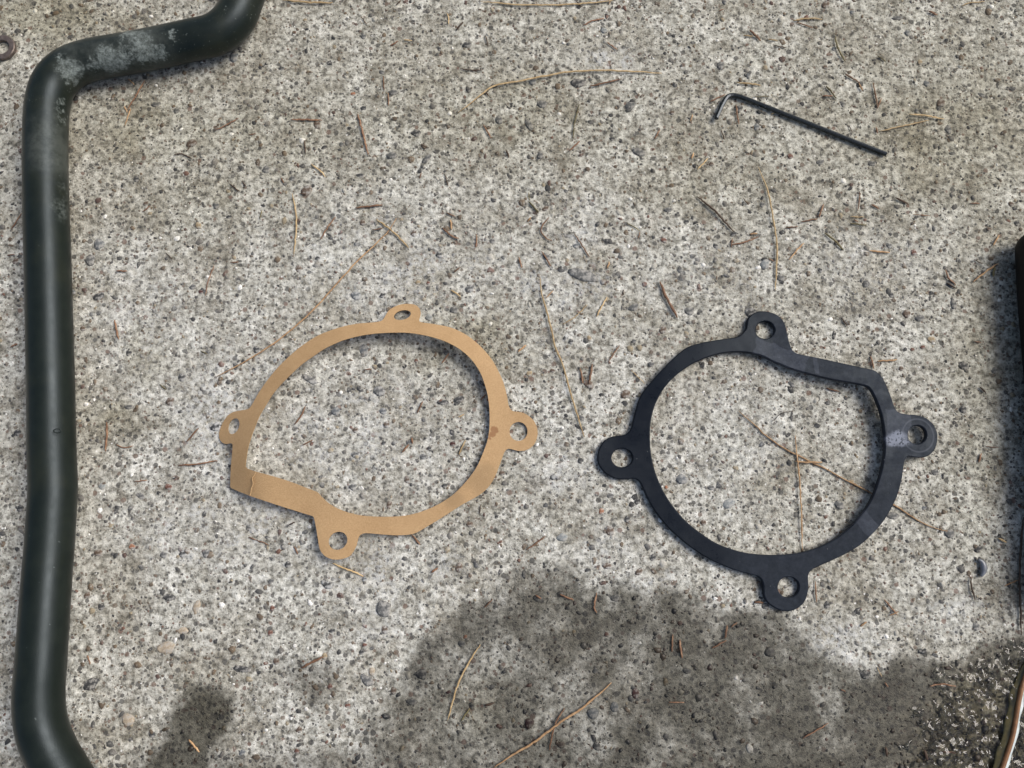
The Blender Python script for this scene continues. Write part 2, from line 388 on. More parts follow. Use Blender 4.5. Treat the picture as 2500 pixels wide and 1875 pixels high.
while len(NP_) < 290:
    px, py = rd.uniform(-10, 2510), rd.uniform(-10, 1885)
    if all((px - q[1]) ** 2 + (py - q[2]) ** 2 > 45 ** 2 for q in NP_):
        r0 = rd.choice((rd.uniform(6, 11), rd.uniform(9, 17))); NP_.append((rd.choice(kinds), px, py, r0, r0 * rd.uniform(.6, .95), rd.uniform(0, 180)))
for kind, px, py, rx, ry, deg in NP_:
    c = P(px, py); nS = 13; ca, sa = math.cos(R(deg)), math.sin(R(deg)); V = []
    jag = [rd.uniform(.62, 1.2) for _ in range(nS)]; jag = [.6 * jag[i] + .2 * (jag[i - 1] + jag[(i + 1) % nS]) for i in range(nS)]
    h = min(rx, ry) * PXM * rd.uniform(.10, .22) + .00012
    gz0 = float(relief(np.array([c.x]), np.array([c.y]))[0])
    for sc, z in ((1.0, -.0004), (.93, h * .55), (.6, h)):
        for i in range(nS):
            t = 2 * math.pi * i / nS; x = rx * PXM * jag[i] * sc * math.cos(t); y = ry * PXM * jag[i] * sc * math.sin(t)
            V.append((x * ca - y * sa, x * sa + y * ca, z + (rd.uniform(-.00005, .00005) if z > 0 else 0)))
    V.append((0, 0, h * 1.05)); F = []
    for ring in (0, 1):
        for i in range(nS):
            j = (i + 1) % nS; F.append((ring * nS + i, ring * nS + j, (ring + 1) * nS + j, (ring + 1) * nS + i))
    for i in range(nS): F.append((2 * nS + i, 2 * nS + (i + 1) % nS, 3 * nS))
    o = new_obj('pebble', V, F, M_PEB[kind], GROUND, True, (c.x, c.y, gz0))
    d4 = stains(np.full(len(V), c.x), np.full(len(V), c.y)); put_stain(o.data, None, None, d4)

# ------------------------------------------------------------------ green pipe
def mat_pipe():
    g = G('dark_green_painted_steel')
    n1 = g.noise(160, 5, .6); n2 = g.noise(2400, 4, .6)
    col = g.ramp(n1, [(.3, (.0070, .0105, .0082)), (.7, (.0120, .0165, .0128))])
    olive = g.rng(g.noise(45, 4, .6), .5, .68); col = g.mix(g.math('MULTIPLY', olive, .5), col, (.021, .024, .0145))
    z = .0155
    spots = [(P(345, 105, z), .0095), (P(378, 128, z), .007), (P(318, 92, z), .0065), (P(345, 155, z), .0085), (P(268, 148, z), .0105), (P(305, 130, z), .006), (P(225, 158, z), .005), (P(168, 165, z), .0088), (P(150, 155, z), .005),
             (P(184, 205, .012), .006), (P(163, 255, .013), .0062), (P(167, 290, .012), .0065), (P(160, 270, .014), .004), (P(425, 92, z), .0045)]
    m = g.blobs(spots, .005, 420)
    m = g.rng(g.math('ADD', g.math('ADD', g.math('MULTIPLY', g.rng(g.noise(800, 7, .8), .3, .7, 0.0, 1.0, False), .45), g.math('MULTIPLY', g.rng(g.noise(150, 6, .75), .3, .7, 0.0, 1.0, False), .40)), g.math('MULTIPLY', m, .50)), .66, 1.34)
    faint = g.math('MULTIPLY', g.blobs([(P(168, 505, .012), .008), (P(162, 385, .015), .006), (P(166, 450, .012), .005)], .004, 260), g.rng(g.noise(500, 5, .75), .4, .65)); m = g.math('MAXIMUM', m, g.math('MULTIPLY', faint, .22))
    spk = g.math('MULTIPLY', g.math('GREATER_THAN', g.noise(1300, 3, .6), .70), g.blobs([(P(590, 40, z), .025), (P(440, 95, z), .02), (P(75, 240, z), .012)], .006, 200))
    m = g.math('MAXIMUM', m, spk)
    haze = g.math('MULTIPLY', g.blobs([(P(230, 130, z), .022), (P(340, 125, z), .02), (P(150, 350, z), .02)], .006, 120), g.rng(g.noise(110, 6, .75), .35, .65, .15, .9))
    col = g.mix(haze, col, (.060, .068, .060))
    col = g.mix(g.math('MULTIPLY', g.math('MULTIPLY', m, g.rng(g.noise(1500, 4, .75), .3, .62, .45, 1.0)), .85), col, (.42, .48, .455))
    chip = g.math('GREATER_THAN', g.noise(520, 2, .5), .77); col = g.mix(g.math('MULTIPLY', chip, .6), col, (.12, .14, .14))
    rough = g.math('ADD', g.rng(g.math('ADD', g.math('MULTIPLY', g.noise(300, 5, .7), .6), g.math('MULTIPLY', g.noise(28, 3, .6), .4)), .25, .75, .27, .44), g.math('MULTIPLY', m, .4), clamp=True)
    return g.set(**{'Base Color': col, 'Roughness': rough, 'Specular IOR Level': .30, 'Specular Tint': (.76, .88, 1.0), 'Normal': g.bump(g.math('ADD', n2, g.math('MULTIPLY', m, 1.5)), .18, .0003)})
M_PIPE = mat_pipe()
cl_px = [(640,-150,10.5),(612,-60,10.5),(592,0,10.6),(572,45,10.6),(530,82,10.6),(462,100,10.6),(333,127,10.6),(226,146,10.6),(168,168,10.6),(132,205,10.6),(116,256,10.6),
         (111.5,325,10.6),(111,400,10.6),(113,520,10.6),(116,610,10.8),(119.5,745,11),(124,938,11.4),(127,1110,12),(129.5,1190,12.6),(126,1255,13.2),(121,1334,14),
         (115,1407,15),(106,1534,17),(99,1635,18.5),(95,1690,19),(97,1745,19.2),(108,1795,19.2),(132,1850,19.2),(165,1905,19.2),(215,1990,19.2)]
path = np.array([P(x, y, (z - 1.5) * MM) for x, y, z in cl_px])
path = catmull(path, .0025)
PR = .0087
nseg, SD = len(path), 40
rr = np.full(nseg, PR)
V, F = tube(path, rr, SD, cap=False)
pipe_root = link(bpy.data.objects.new('bent_pipe', None)); pipe_root.location = P(125, 1150); pipe_root.empty_display_size = .01
off = np.array(pipe_root.location)
ob = new_obj('pipe_wall', V, F, M_PIPE, pipe_root, True)
md = ob.modifiers.new('thickness', 'SOLIDIFY'); md.thickness = .0016; md.offset = -1
ob.matrix_parent_inverse.identity(); ob.location = -off
# little drain ring on the wall
pc = P(140, 1052, .0191); V, F = [], []
for i in range(18):
    a = 2 * math.pi * i / 18
    for j in range(6):
        b = 2 * math.pi * j / 6; rr_ = .0013 + .00028 * math.cos(b)
        V.append((rr_ * math.cos(a), rr_ * .62 * math.sin(a), .00028 * math.sin(b)))
for i in range(18):
    for j in range(6): F.append((i * 6 + j, ((i + 1) % 18) * 6 + j, ((i + 1) % 18) * 6 + (j + 1) % 6, i * 6 + (j + 1) % 6))
ring = new_obj('raised_ring', V, F, M_PIPE, pipe_root, True); ring.location = pc - Vector(off); ring.rotation_euler = (0, R(14), 0)
tag(pipe_root, 'bent dark green painted steel pipe with pale corrosion patches near its upper bend', 'pipe')

# ------------------------------------------------------------------ flat gaskets with an outline, a ring opening and bolt holes
def gasket(name, outer, inner, holes, hts, thick, step, grid, mat, bevel, soft=.6, zmin=2.8):
    o_ = catmull(outer, step, True); i_ = catmull(inner, step, True); loops = [o_, i_]
    for cx, cy, rx, ry, deg in holes:
        t = np.linspace(0, 2 * math.pi, 28, endpoint=False); ca, sa = math.cos(R(deg)), math.sin(R(deg))
        loops.append(np.stack([cx + rx * np.cos(t) * ca - ry * np.sin(t) * sa, cy + rx * np.cos(t) * sa + ry * np.sin(t) * ca], -1))
    pts, edges = [], []
    for L in loops:
        b = len(pts); pts += [Vector(p) for p in L]; edges += [(b + i, b + (i + 1) % len(L)) for i in range(len(L))]
    def ins(x, y):
        m = inside(loops[0], x, y)
        for L in loops[1:]: m &= ~inside(L, x, y)
        return m
    x0, y0 = o_.min(0); x1, y1 = o_.max(0)
    GX, GY = np.meshgrid(np.arange(x0, x1, grid), np.arange(y0, y1, grid)); GX, GY = GX.ravel(), GY.ravel()
    far = np.minimum.reduce([edge_dist(L, GX, GY) for L in loops]) > grid * .55
    ok = ins(GX, GY) & far
    pts += [Vector((a, b)) for a, b in zip(GX[ok], GY[ok])]
    vo, eo, fo, _, _, _ = geometry.delaunay_2d_cdt(pts, edges, [], 0, 1e-5)
    vo = np.array([(v.x, v.y) for v in vo]); fo = np.array([f for f in fo if len(f) == 3])
    c = vo[fo].mean(1); fo = fo[ins(c[:, 0], c[:, 1])]
    H = np.array(hts, float)
    # thin-plate surface through the measured heights
    def phi(r2): return r2 * np.log(r2 + 1e-9) * .5
    Hs = H[:, :2] / 100; n_ = len(H)
    K = phi(((Hs[:, None] - Hs[None]) ** 2).sum(-1)) + np.eye(n_) * soft; Pm = np.concatenate([np.ones((n_, 1)), Hs], 1)
    sol = np.linalg.solve(np.block([[K, Pm], [Pm.T, np.zeros((3, 3))]]), np.concatenate([H[:, 2], np.zeros(3)]))
    q_ = vo / 100; U = phi(((q_[:, None] - Hs[None]) ** 2).sum(-1))
    z = np.maximum(U @ sol[:n_] + np.concatenate([np.ones((len(q_), 1)), q_], 1) @ sol[n_:], zmin) * MM
    topv = ground(vo[:, 0], vo[:, 1], z)
    botv = topv - np.array([0, 0, thick])
    # orientation: photo y runs down, so flip to face up
    a, b, cc = vo[fo[:, 0]], vo[fo[:, 1]], vo[fo[:, 2]]
    s = (b[:, 0] - a[:, 0]) * (cc[:, 1] - a[:, 1]) - (b[:, 1] - a[:, 1]) * (cc[:, 0] - a[:, 0])
    fo[s > 0] = fo[s > 0][:, ::-1]
    n = len(vo); F = [tuple(f) for f in fo] + [tuple(n + x for x in f[::-1]) for f in fo]
    cnt = {}
    for f in fo:
        for i in range(3): cnt[(f[i], f[(i + 1) % 3])] = 1
    for (u, v) in list(cnt):
        if (v, u) not in cnt: F.append((v, u, n + u, n + v))
    allv = np.concatenate([topv, botv]); cx, cy = allv[:, 0].mean(), allv[:, 1].mean()
    o = new_obj(name, allv - np.array([cx, cy, 0]), F, mat, None, True, (cx, cy, 0))
    if bevel:
        md = o.modifiers.new('edge', 'BEVEL'); md.width = bevel; md.segments = 2; md.limit_method = 'ANGLE'; md.angle_limit = R(55)
    try:
        md = o.modifiers.new('normals', 'WEIGHTED_NORMAL'); md.keep_sharp = True
    except Exception: pass
    o.data.set_sharp_from_angle(angle=R(50))
    return o
def zz(lst, ox, oy, sc): return [(ox + x / sc, oy + y / sc) for x, y in lst]
B_OUT = [(835,165),(838,130),(855,105),(880,88),(910,81),(945,84),(980,95),(1010,115),(1030,145),(1040,180),(1047,215),(1055,245),(1065,272),(1085,292),(1120,302),(1200,318),(1300,340),
 (1400,362),(1470,377),(1495,388),(1515,405),(1530,428),(1548,465),(1570,520),(1583,560),(1595,582),(1615,597),(1650,604),(1700,608),(1740,620),(1770,642),(1790,668),(1802,700),(1803,735),
 (1795,770),(1778,797),(1755,815),(1725,824),(1690,823),(1665,819),(1648,822),(1638,840),(1632,870),(1625,920),(1610,985),(1590,1040),(1560,1100),(1520,1160),(1470,1215),(1415,1265),
 (1350,1305),(1290,1335),(1230,1362),(1195,1378),(1170,1390),(1155,1405),(1148,1430),(1150,1470),(1146,1510),(1135,1545),(1112,1575),(1080,1595),(1045,1603),(1010,1598),(975,1582),(945,1560),
 (928,1535),(922,1505),(922,1475),(915,1448),(900,1430),(875,1420),(840,1412),(780,1395),(720,1372),(650,1340),(570,1290),(500,1235),(440,1180),(390,1120),(350,1060),(320,1000),(300,955),
 (285,938),(262,930),(220,934),(180,932),(145,918),(112,895),(90,865),(80,830),(84,795),(95,765),(115,738),(145,720),(185,712),(215,708),(238,695),(252,670),(262,630),(275,580),(292,525),
 (315,485),(360,430),(410,375),(460,325),(505,285),(540,262),(600,243),(680,228),(750,218),(785,212),(808,200),(822,185)]
B_IN = [(845,292),(800,288),(750,290),(690,300),(620,322),(560,350),(500,390),(450,435),(410,485),(380,540),(362,590),(350,650),(347,710),(349,770),(357,830),(372,890),(395,950),(430,1020),
 (480,1090),(540,1155),(610,1210),(680,1255),(760,1287),(840,1307),(920,1316),(1000,1317),(1080,1310),(1150,1295),(1220,1270),(1290,1232),(1350,1185),(1400,1135),(1445,1075),(1480,1010),
 (1505,940),(1522,880),(1533,820),(1537,760),(1535,700),(1527,640),(1515,590),(1497,540),(1478,500),(1462,475),(1445,462),(1420,455),(1350,442),(1270,428),(1190,410),(1120,390),(1060,372),
 (1010,352),(960,330),(915,308),(880,298)]
BS = (1420, 720, 2.0739)
def bz(x, y): return BS[0] + x / BS[2], BS[1] + y / BS[2]
B_H = [(930,177,48,44,0),(1700,708,47,47,0),(1048,1480,54,52,0),(205,825,53,47,0)]
B_Z = [(100,830,2.9),(205,825,3.0),(300,800,3.2),(262,600,3.0),(360,640,4.6),(330,470,2.9),(430,450,5.2),(540,280,3.1),(590,325,4.6),(700,260,3.6),(930,100,3.0),(930,177,3.0),(1000,300,4.2),
       (1200,360,5.2),(1450,420,6.6),(1570,600,7.0),(1700,708,5.4),(1790,720,4.6),(1580,900,6.6),(1480,1120,5.4),(1250,1300,4),(1048,1480,3.0),(1048,1590,2.9),(800,1350,3.2),(500,1180,3.4),(340,1000,3.2)]
def mat_rubber():
    g = G('black_rubber')
    n = g.noise(3200, 3, .6); n2 = g.noise(70, 4, .6)
    c0 = ORG_B
    col = g.ramp(n, [(.3, (.0040, .0055, .0090)), (.7, (.008, .0108, .0165))])
    col = g.mix(g.rng(n2, .45, .7), col, (.0125, .0148, .0195))
    def sp(lst): return [(P(*bz(x, y), .005) - c0, r * MM) for x, y, r in lst]
    def boxmask(cx, cy, hx, hy, deg, wob, wsc, ed=.5):
        """dust, wear or painted sheen patch with a fairly straight rim across the band"""
        c = P(*bz(cx, cy), .005) - c0
        nz = g.noise(wsc, 4, .6, out='Color')
        v = g.n('ShaderNodeVectorMath', operation='MULTIPLY_ADD'); g.put(v.inputs[0], nz); v.inputs[1].default_value = (wob,) * 3; g.put(v.inputs[2], g.co)
        mp = g.n('ShaderNodeMapping', vector_type='TEXTURE'); g.put(mp.inputs['Vector'], v.outputs[0])
        mp.inputs['Location'].default_value = (c.x + wob / 2, c.y + wob / 2, 0); mp.inputs['Rotation'].default_value = (0, 0, R(deg))
        s_ = g.n('ShaderNodeSeparateXYZ'); g.put(s_.inputs[0], mp.outputs[0])
        mx = g.rng(g.math('ABSOLUTE', s_.outputs[0]), hx * MM, (hx - ed) * MM); my = g.rng(g.math('ABSOLUTE', s_.outputs[1]), hy * MM, (hy - ed) * MM)
        return g.math('MULTIPLY', mx, my)
    dusty = g.math('MAXIMUM', boxmask(1480, 700, 41, 75, 0, .005, 160, 2.5), boxmask(1080, 1500, 32, 34, 0, .010, 90, 16))
    col = g.mix(g.math('MULTIPLY', dusty, .85), col, g.ramp(g.noise(420, 5, .7), [(.3, (.008, .0105, .0155)), (.7, (.025, .030, .041))]))
    wear = boxmask(1600, 675, 5.6, 8.0, 0, .003, 160)
    painted_sheen = boxmask(1585, 730, 5.4, 3.6, 12, .005, 220, 2.0)
    p2 = boxmask(1450, 1165, 3.2, 6.5, 38, .003, 200)
    p3 = boxmask(1010, 305, 11.5, 4.2, -22, .004, 200)
    p4 = boxmask(1185, 350, 1.2, 4.5, 0, .002, 300)
    scr = g.rng(g.noise(500, 5, .75), .45, .62)
    worn = g.math('MULTIPLY', g.math('MAXIMUM', g.math('MAXIMUM', wear, p2), g.math('MULTIPLY', g.math('MAXIMUM', p3, p4), .95)), g.rng(scr, 0, 1, .55, 1, False))
    col = g.mix(g.math('MULTIPLY', worn, .62), col, (.062, .070, .090))
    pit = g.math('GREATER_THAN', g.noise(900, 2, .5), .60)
    sh = g.math('MULTIPLY', painted_sheen, g.math('SUBTRACT', 1.0, pit))
    col = g.mix(g.math('MULTIPLY', sh, .75), col, (.20, .22, .28))  # blue-white sheen put into the colour, over a smoother spot
    fleck = g.math('GREATER_THAN', g.noise(1100, 2, .5), .775)
    col = g.mix(g.math('MULTIPLY', fleck, .7), col, (.35, .36, .36))
    # rubbed seam around the right bolt hole
    c = P(*bz(1700, 712), .005) - c0
    d = g.n('ShaderNodeVectorMath', operation='DISTANCE'); flat = g.n('ShaderNodeVectorMath', operation='MULTIPLY'); g.put(flat.inputs[0], g.co); flat.inputs[1].default_value = (1, 1, 0)
    g.put(d.inputs[0], flat.outputs[0]); d.inputs[1].default_value = (c.x, c.y, 0)
    rg = g.rng(g.math('ABSOLUTE', g.math('SUBTRACT', d.outputs['Value'], .0068)), .0005, .0001)
    col = g.mix(g.math('MULTIPLY', rg, .35), col, (.11, .12, .145))
    rough = g.math('SUBTRACT', g.math('ADD', g.rng(dusty, 0, 1, .34, .52, False), g.rng(g.noise(160, 5, .7), .35, .65, -.08, .12)), g.math('MULTIPLY', sh, .22))
    return g.set(**{'Base Color': col, 'Roughness': rough, 'Specular Tint': (.75, .87, 1.0), 'Specular IOR Level': .19, 'Normal': g.bump(n, .22, .00025)})
b_out, b_in = zz(B_OUT, *BS), zz(B_IN, *BS)
ORG_B = Vector((0, 0, 0))
gb = gasket('rubber_gasket', b_out, b_in, [(*bz(x, y), a / BS[2], b / BS[2], d) for x, y, a, b, d in B_H], [(*bz(x, y), z) for x, y, z in B_Z], .0024, 6, 16, None, .00045)
ORG_B = Vector((gb.location.x, gb.location.y, 0)); gb.data.materials.append(mat_rubber())
tag(gb, 'thick black rubber gasket ring with four bolt lugs and worn patches and a painted sheen', 'gasket')

P_OUT = [(1045,168),(1060,142),(1085,122),(1120,106),(1160,99),(1195,100),(1220,106),(1238,120),(1247,138),(1248,160),(1242,180),(1240,195),(1252,205),(1300,212),(1350,220),(1420,235),(1490,265),
 (1550,305),(1610,360),(1660,420),(1700,490),(1730,560),(1748,630),(1758,685),(1768,708),(1785,720),(1820,724),(1850,733),(1880,752),(1905,778),(1920,810),(1926,845),(1920,880),(1905,912),
 (1880,935),(1850,948),(1815,950),(1785,943),(1760,937),(1742,945),(1728,970),(1710,1020),(1685,1085),(1655,1140),(1615,1185),(1560,1222),(1490,1260),(1420,1305),(1350,1350),(1290,1385),
 (1240,1415),(1195,1432),(1130,1438),(1060,1436),(990,1430),(940,1426),(910,1430),(892,1445),(884,1470),(876,1500),(858,1535),(835,1560),(800,1574),(760,1579),(725,1574),(695,1558),(672,1532),
 (660,1500),(655,1465),(648,1420),(640,1375),(633,1345),(625,1328),(590,1317),(520,1295),(440,1270),(350,1240),(255,1208),(152,1165),(147,1155),(148,1100),(152,1020),(160,940),(160,912),(150,905),
 (125,910),(100,902),(85,880),(82,850),(90,820),(105,785),(125,755),(145,735),(170,723),(205,716),(240,710),(262,698),(285,660),(320,600),(370,530),(420,470),(480,410),(550,350),(640,290),(720,255),
 (800,230),(880,214),(950,208),(1000,203),(1025,195),(1037,182)]
P_IN = [(1120,265),(1040,267),(960,274),(880,288),(800,310),(740,335),(690,360),(630,400),(560,450),(500,505),(440,565),(390,625),(350,690),(315,750),(290,810),(268,870),(250,930),(240,990),(235,1040),
 (241,1049),(290,1068),(400,1098),(500,1130),(570,1157),(630,1180),(655,1192),(675,1215),(720,1255),(780,1288),(850,1312),(920,1325),(1000,1330),(1080,1330),(1160,1324),(1230,1308),(1300,1283),
 (1370,1248),(1440,1200),(1500,1140),(1545,1085),(1580,1030),(1610,960),(1635,890),(1645,830),(1648,760),(1645,690),(1635,620),(1615,550),(1590,490),(1550,430),(1500,380),(1440,340),(1380,312),
 (1310,290),(1240,275),(1180,267)]
PS = (500, 700, 2.3698)
def pz(x, y): return PS[0] + x / PS[2], PS[1] + y / PS[2]
P_H = [(1143,164,50,27,-14),(1815,837,52,55,0),(770,1470,57,50,-35),(167,807,30,48,22)]
P_Z = [(1160,105,0.9),(1143,164,3.4),(1140,210,6.2),(1120,265,9.0),(900,240,7.2),(900,285,9.0),(640,330,6.2),(700,350,8.4),(420,520,5.6),(480,525,8.2),(280,690,5.2),(330,720,8.6),
       (90,850,0.9),(167,807,3.4),(230,830,6.2),(285,820,8.8),(160,930,3.8),(240,990,8.2),(150,1150,2.2),(200,1100,5.4),(235,1060,7.6),(270,1150,8.6),(295,1075,8.9),(330,1160,7.9),(450,1190,6.2),(600,1260,5.2),(770,1330,5.2),
       (770,1470,5.8),(760,1570,5.8),(1000,1380,4.4),(1200,1380,3.4),(1400,1270,3.2),(1600,1130,2.8),(1680,960,2.0),(1815,837,1.6),(1920,840,1.3),(1700,700,3.0),(1690,560,4.6),(1560,370,7.0),
       (1500,380,8.4),(1350,255,7.2),(1330,290,9.2),(1200,235,7.2)]
def mat_paper():
    g = G('tan_gasket_paper')
    n = g.noise(2600, 5, .7); n2 = g.noise(90, 4, .6)
    col = g.ramp(n, [(.26, (.30, .19, .092)), (.5, (.435, .285, .145)), (.75, (.57, .395, .22))])
    col = g.mix(g.math('MULTIPLY', g.rng(n2, .42, .66), .3), col, g.mix(1.0, col, (.72, .68, .62), 'MULTIPLY'))
    c0 = ORG_P
    def at(x, y, z): return P(*pz(x, y), z * MM) - c0
    smudge = g.blobs([(at(1600, 1110, 2.6), .009), (at(1430, 1230, 2.8), .006)], .004, 180)
    col = g.mix(g.math('MULTIPLY', smudge, .35), col, (.20, .14, .075))
    oil = g.blobs([(at(1675, 830, 1.9), .0024), (at(1660, 850, 1.9), .0022), (at(1648, 815, 1.9), .0016), (at(1645, 872, 2.0), .0015)], .0012, 420)
    col = g.mix(g.math('MULTIPLY', g.rng(oil, .1, .5), .75), col, (.23, .105, .045))
    flk = g.math('GREATER_THAN', g.noise(1500, 2, .5), .74); col = g.mix(g.math('MULTIPLY', flk, .5), col, (.17, .10, .05))
    return g.set(**{'Base Color': col, 'Roughness': .72, 'Specular IOR Level': .3, 'Normal': g.bump(n, .25, .0002)})
gp = gasket('paper_gasket', zz(P_OUT, *PS), zz(P_IN, *PS), [(*pz(x, y), a / PS[2], b / PS[2], d) for x, y, a, b, d in P_H], [(*pz(x, y), z) for x, y, z in P_Z], .00055, 6, 13, None, 0, .25, .8)
ORG_P = Vector((gp.location.x, gp.location.y, 0)); M_PAPER = mat_paper(); gp.data.materials.append(M_PAPER)
tag(gp, 'thin tan paper gasket ring, warped and creased near its square corner', 'gasket')
# the crease: a raised cracked lip across the corner
cr = catmull([(295, 1069), (288, 1088), (274, 1110), (279, 1140), (269, 1170), (262, 1211)], 6)
cr3 = np.array([P(*pz(x, y), 8.7 * MM) for x, y in cr]) - np.array([gp.location.x, gp.location.y, 0])
V, F = tube(cr3, [.00018 + .00010 * abs(math.sin(i * 1.3)) for i in range(len(cr3))], 5)
new_obj('crease', V, F, M_PAPER, gp, True)

# ------------------------------------------------------------------ hex key
def mat_blackoxide():
    g = G('black_oxide_steel')
    n = g.noise(900, 4, .6)
    col = g.ramp(n, [(.3, (.006, .009, .010)), (.7, (.013, .017, .018))])
    chip = g.math('GREATER_THAN', g.noise(700, 2, .5), .755); col = g.mix(g.math('MULTIPLY', chip, .7), col, (.30, .32, .32))
    return g.set(**{'Base Color': col, 'Roughness': .26, 'Metallic': .0, 'Specular IOR Level': .45, 'Specular Tint': (.8, .88, 1.0), 'Normal': g.bump(n, .1, .0001)})
HS = (1700, 180, 4.254)
hk = [(208,462,2.2),(238,392,2.0),(270,322,1.8),(300,268,1.65),(322,240,1.6),(348,226,1.55),(380,222,1.5),(425,230,1.5),(520,262,1.5),(900,412,1.45),(1250,550,1.45),(1600,690,1.4),(1968,833,1.4)]
pts = np.array([P(HS[0] + x / HS[2], HS[1] + y / HS[2], z * MM) for x, y, z in hk])
hp = catmull(pts, .004); hc = np.array([hp[:, 0].mean(), hp[:, 1].mean(), 0])
hp = np.concatenate([[hp[0] + (hp[0] - hp[1]) / np.linalg.norm(hp[0] - hp[1]) * .0003], hp, [hp[-1] + (hp[-1] - hp[-2]) / np.linalg.norm(hp[-1] - hp[-2]) * .0003]])
rad_ = np.full(len(hp), .00108); rad_[0] = rad_[-1] = .00088
V, F = tube(hp - hc, rad_, 6, phase=R(42))
hx = new_obj('hex_key', V, F, mat_blackoxide(), None, False, tuple(hc))
md = hx.modifiers.new('edge', 'BEVEL'); md.width = .00012; md.segments = 2; md.limit_method = 'ANGLE'; md.angle_limit = R(35)
tag(hx, 'small black L-shaped hex key with a bright worn facet on its short leg', 'hex key')

# ------------------------------------------------------------------ washer
def mat_washer():
    g = G('dull_steel')
    n = g.noise(700, 5, .65)
    col = g.ramp(n, [(.3, (.10, .078, .066)), (.7, (.20, .165, .145))])
    return g.set(**{'Base Color': col, 'Roughness': .5, 'Metallic': .55, 'Normal': g.bump(n, .2, .0002)})
prof = [(.0034, .0004), (.0034, .0016), (.0036, .0019), (.0057, .0019), (.0060, .0016), (.0060, .0004), (.0058, .0002), (.0036, .0002)]
V, F = [], []; nW = 48
for i in range(nW):
    a = 2 * math.pi * i / nW
    for r_, z_ in prof: V.append((r_ * math.cos(a), r_ * math.sin(a), z_))
m_ = len(prof)
for i in range(nW):
    for j in range(m_): F.append((i * m_ + j, ((i + 1) % nW) * m_ + j, ((i + 1) % nW) * m_ + (j + 1) % m_, i * m_ + (j + 1) % m_))
wc = P(7, 118, .001)
ws = new_obj('washer', V, F, mat_washer(), None, True, (wc.x, wc.y, .0003)); ws.data.set_sharp_from_angle(angle=R(30))
tag(ws, 'small dull steel washer lying on the concrete beside the pipe bend', 'washer')

# ------------------------------------------------------------------ black hose end
def mat_hose():
    g = G('matte_black_hose'); n = g.noise(900, 4, .6)
    return g.set(**{'Base Color': g.ramp(n, [(.3, (.003, .003, .0035)), (.7, (.007, .007, .0075))]), 'Specular IOR Level': .2, 'Roughness': .6, 'Normal': g.bump(n, .2, .0003)})
HR = .0095
ax_px = [(2543, 606), (2551, 740), (2568, 930), (2582, 1120), (2596, 1320), (2604, 1440)]
hpth = catmull(np.array([P(x, y, HR + .0006) for x, y in ax_px]), .004)
d0 = hpth[0] - hpth[1]; d0 /= np.linalg.norm(d0)
pre, prr = [], []
for t in np.linspace(1, 0, 8)[:-1]:
    pre.append(hpth[0] + d0 * .0075 * math.sin(t * math.pi / 2)); prr.append(HR - .0075 + .0075 * math.cos(t * math.pi / 2))
d1 = hpth[-1] - hpth[-2]; d1 /= np.linalg.norm(d1)
post, por = [], []
for t in np.linspace(0, 1, 8)[1:]:
    post.append(hpth[-1] + d1 * .0075 * math.sin(t * math.pi / 2)); por.append(HR - .0075 + .0075 * math.cos(t * math.pi / 2))
allp = np.concatenate([pre, hpth, post]); allr = prr + [HR] * len(hpth) + por
V, F = tube(allp, allr, 32); hc2 = np.array([allp[:, 0].mean(), allp[:, 1].mean(), 0])
ho = new_obj('rubber_grip', np.array(V) - hc2, F, mat_hose(), None, True, tuple(hc2)); ho.data.set_sharp_from_angle(angle=R(60))
tag(ho, 'thick matte black round-ended rubber grip casting a dark shadow beyond the rubber gasket', 'grip')

# ------------------------------------------------------------------ shallow water over the rough concrete
px_, py_ = np.meshgrid(np.linspace(2180, 2760, 300), np.linspace(1520, 2100, 300))
W3 = ground(px_, py_, 0.0); wx2, wy2 = W3[..., 0], W3[..., 1]
d_, _, _, pl_ = stains(wx2, wy2)
lump = fbm(wx2 / .0052, wy2 / .0044, 3, 90)
zw = -.00050 + .0011 * sstep(0.1, 1.0, pl_) + .00055 * sstep(2330, 2500, px_) + .0030 * (lump - .5) + .0007 * (vnoise(wx2 / .0017, wy2 / .0017, 95) - .5)
keepv = (pl_ > .04)
co = np.stack([wx2, wy2, zw], -1).reshape(-1, 3); ii = np.arange(300 * 300).reshape(300, 300)
q = np.stack([ii[1:, :-1], ii[1:, 1:], ii[:-1, 1:], ii[:-1, :-1]], -1).reshape(-1, 4)
q = q[keepv.ravel()[q].all(1)]
used = np.unique(q); remap = np.full(len(co), -1); remap[used] = np.arange(len(used))
wme = fast_mesh('water_film', co[used], remap[q].ravel(), 4)
g = G('clear_water'); g.set(**{'Base Color': (.93, .95, .93), 'Roughness': .0, 'IOR': 1.36, 'Transmission Weight': 1.0})
wme.materials.append(g.m)
wo = link(bpy.data.objects.new('water_film', wme)); wo['kind'] = 'structure'; wo['label'] = 'shallow clear water lying over rough wet concrete'

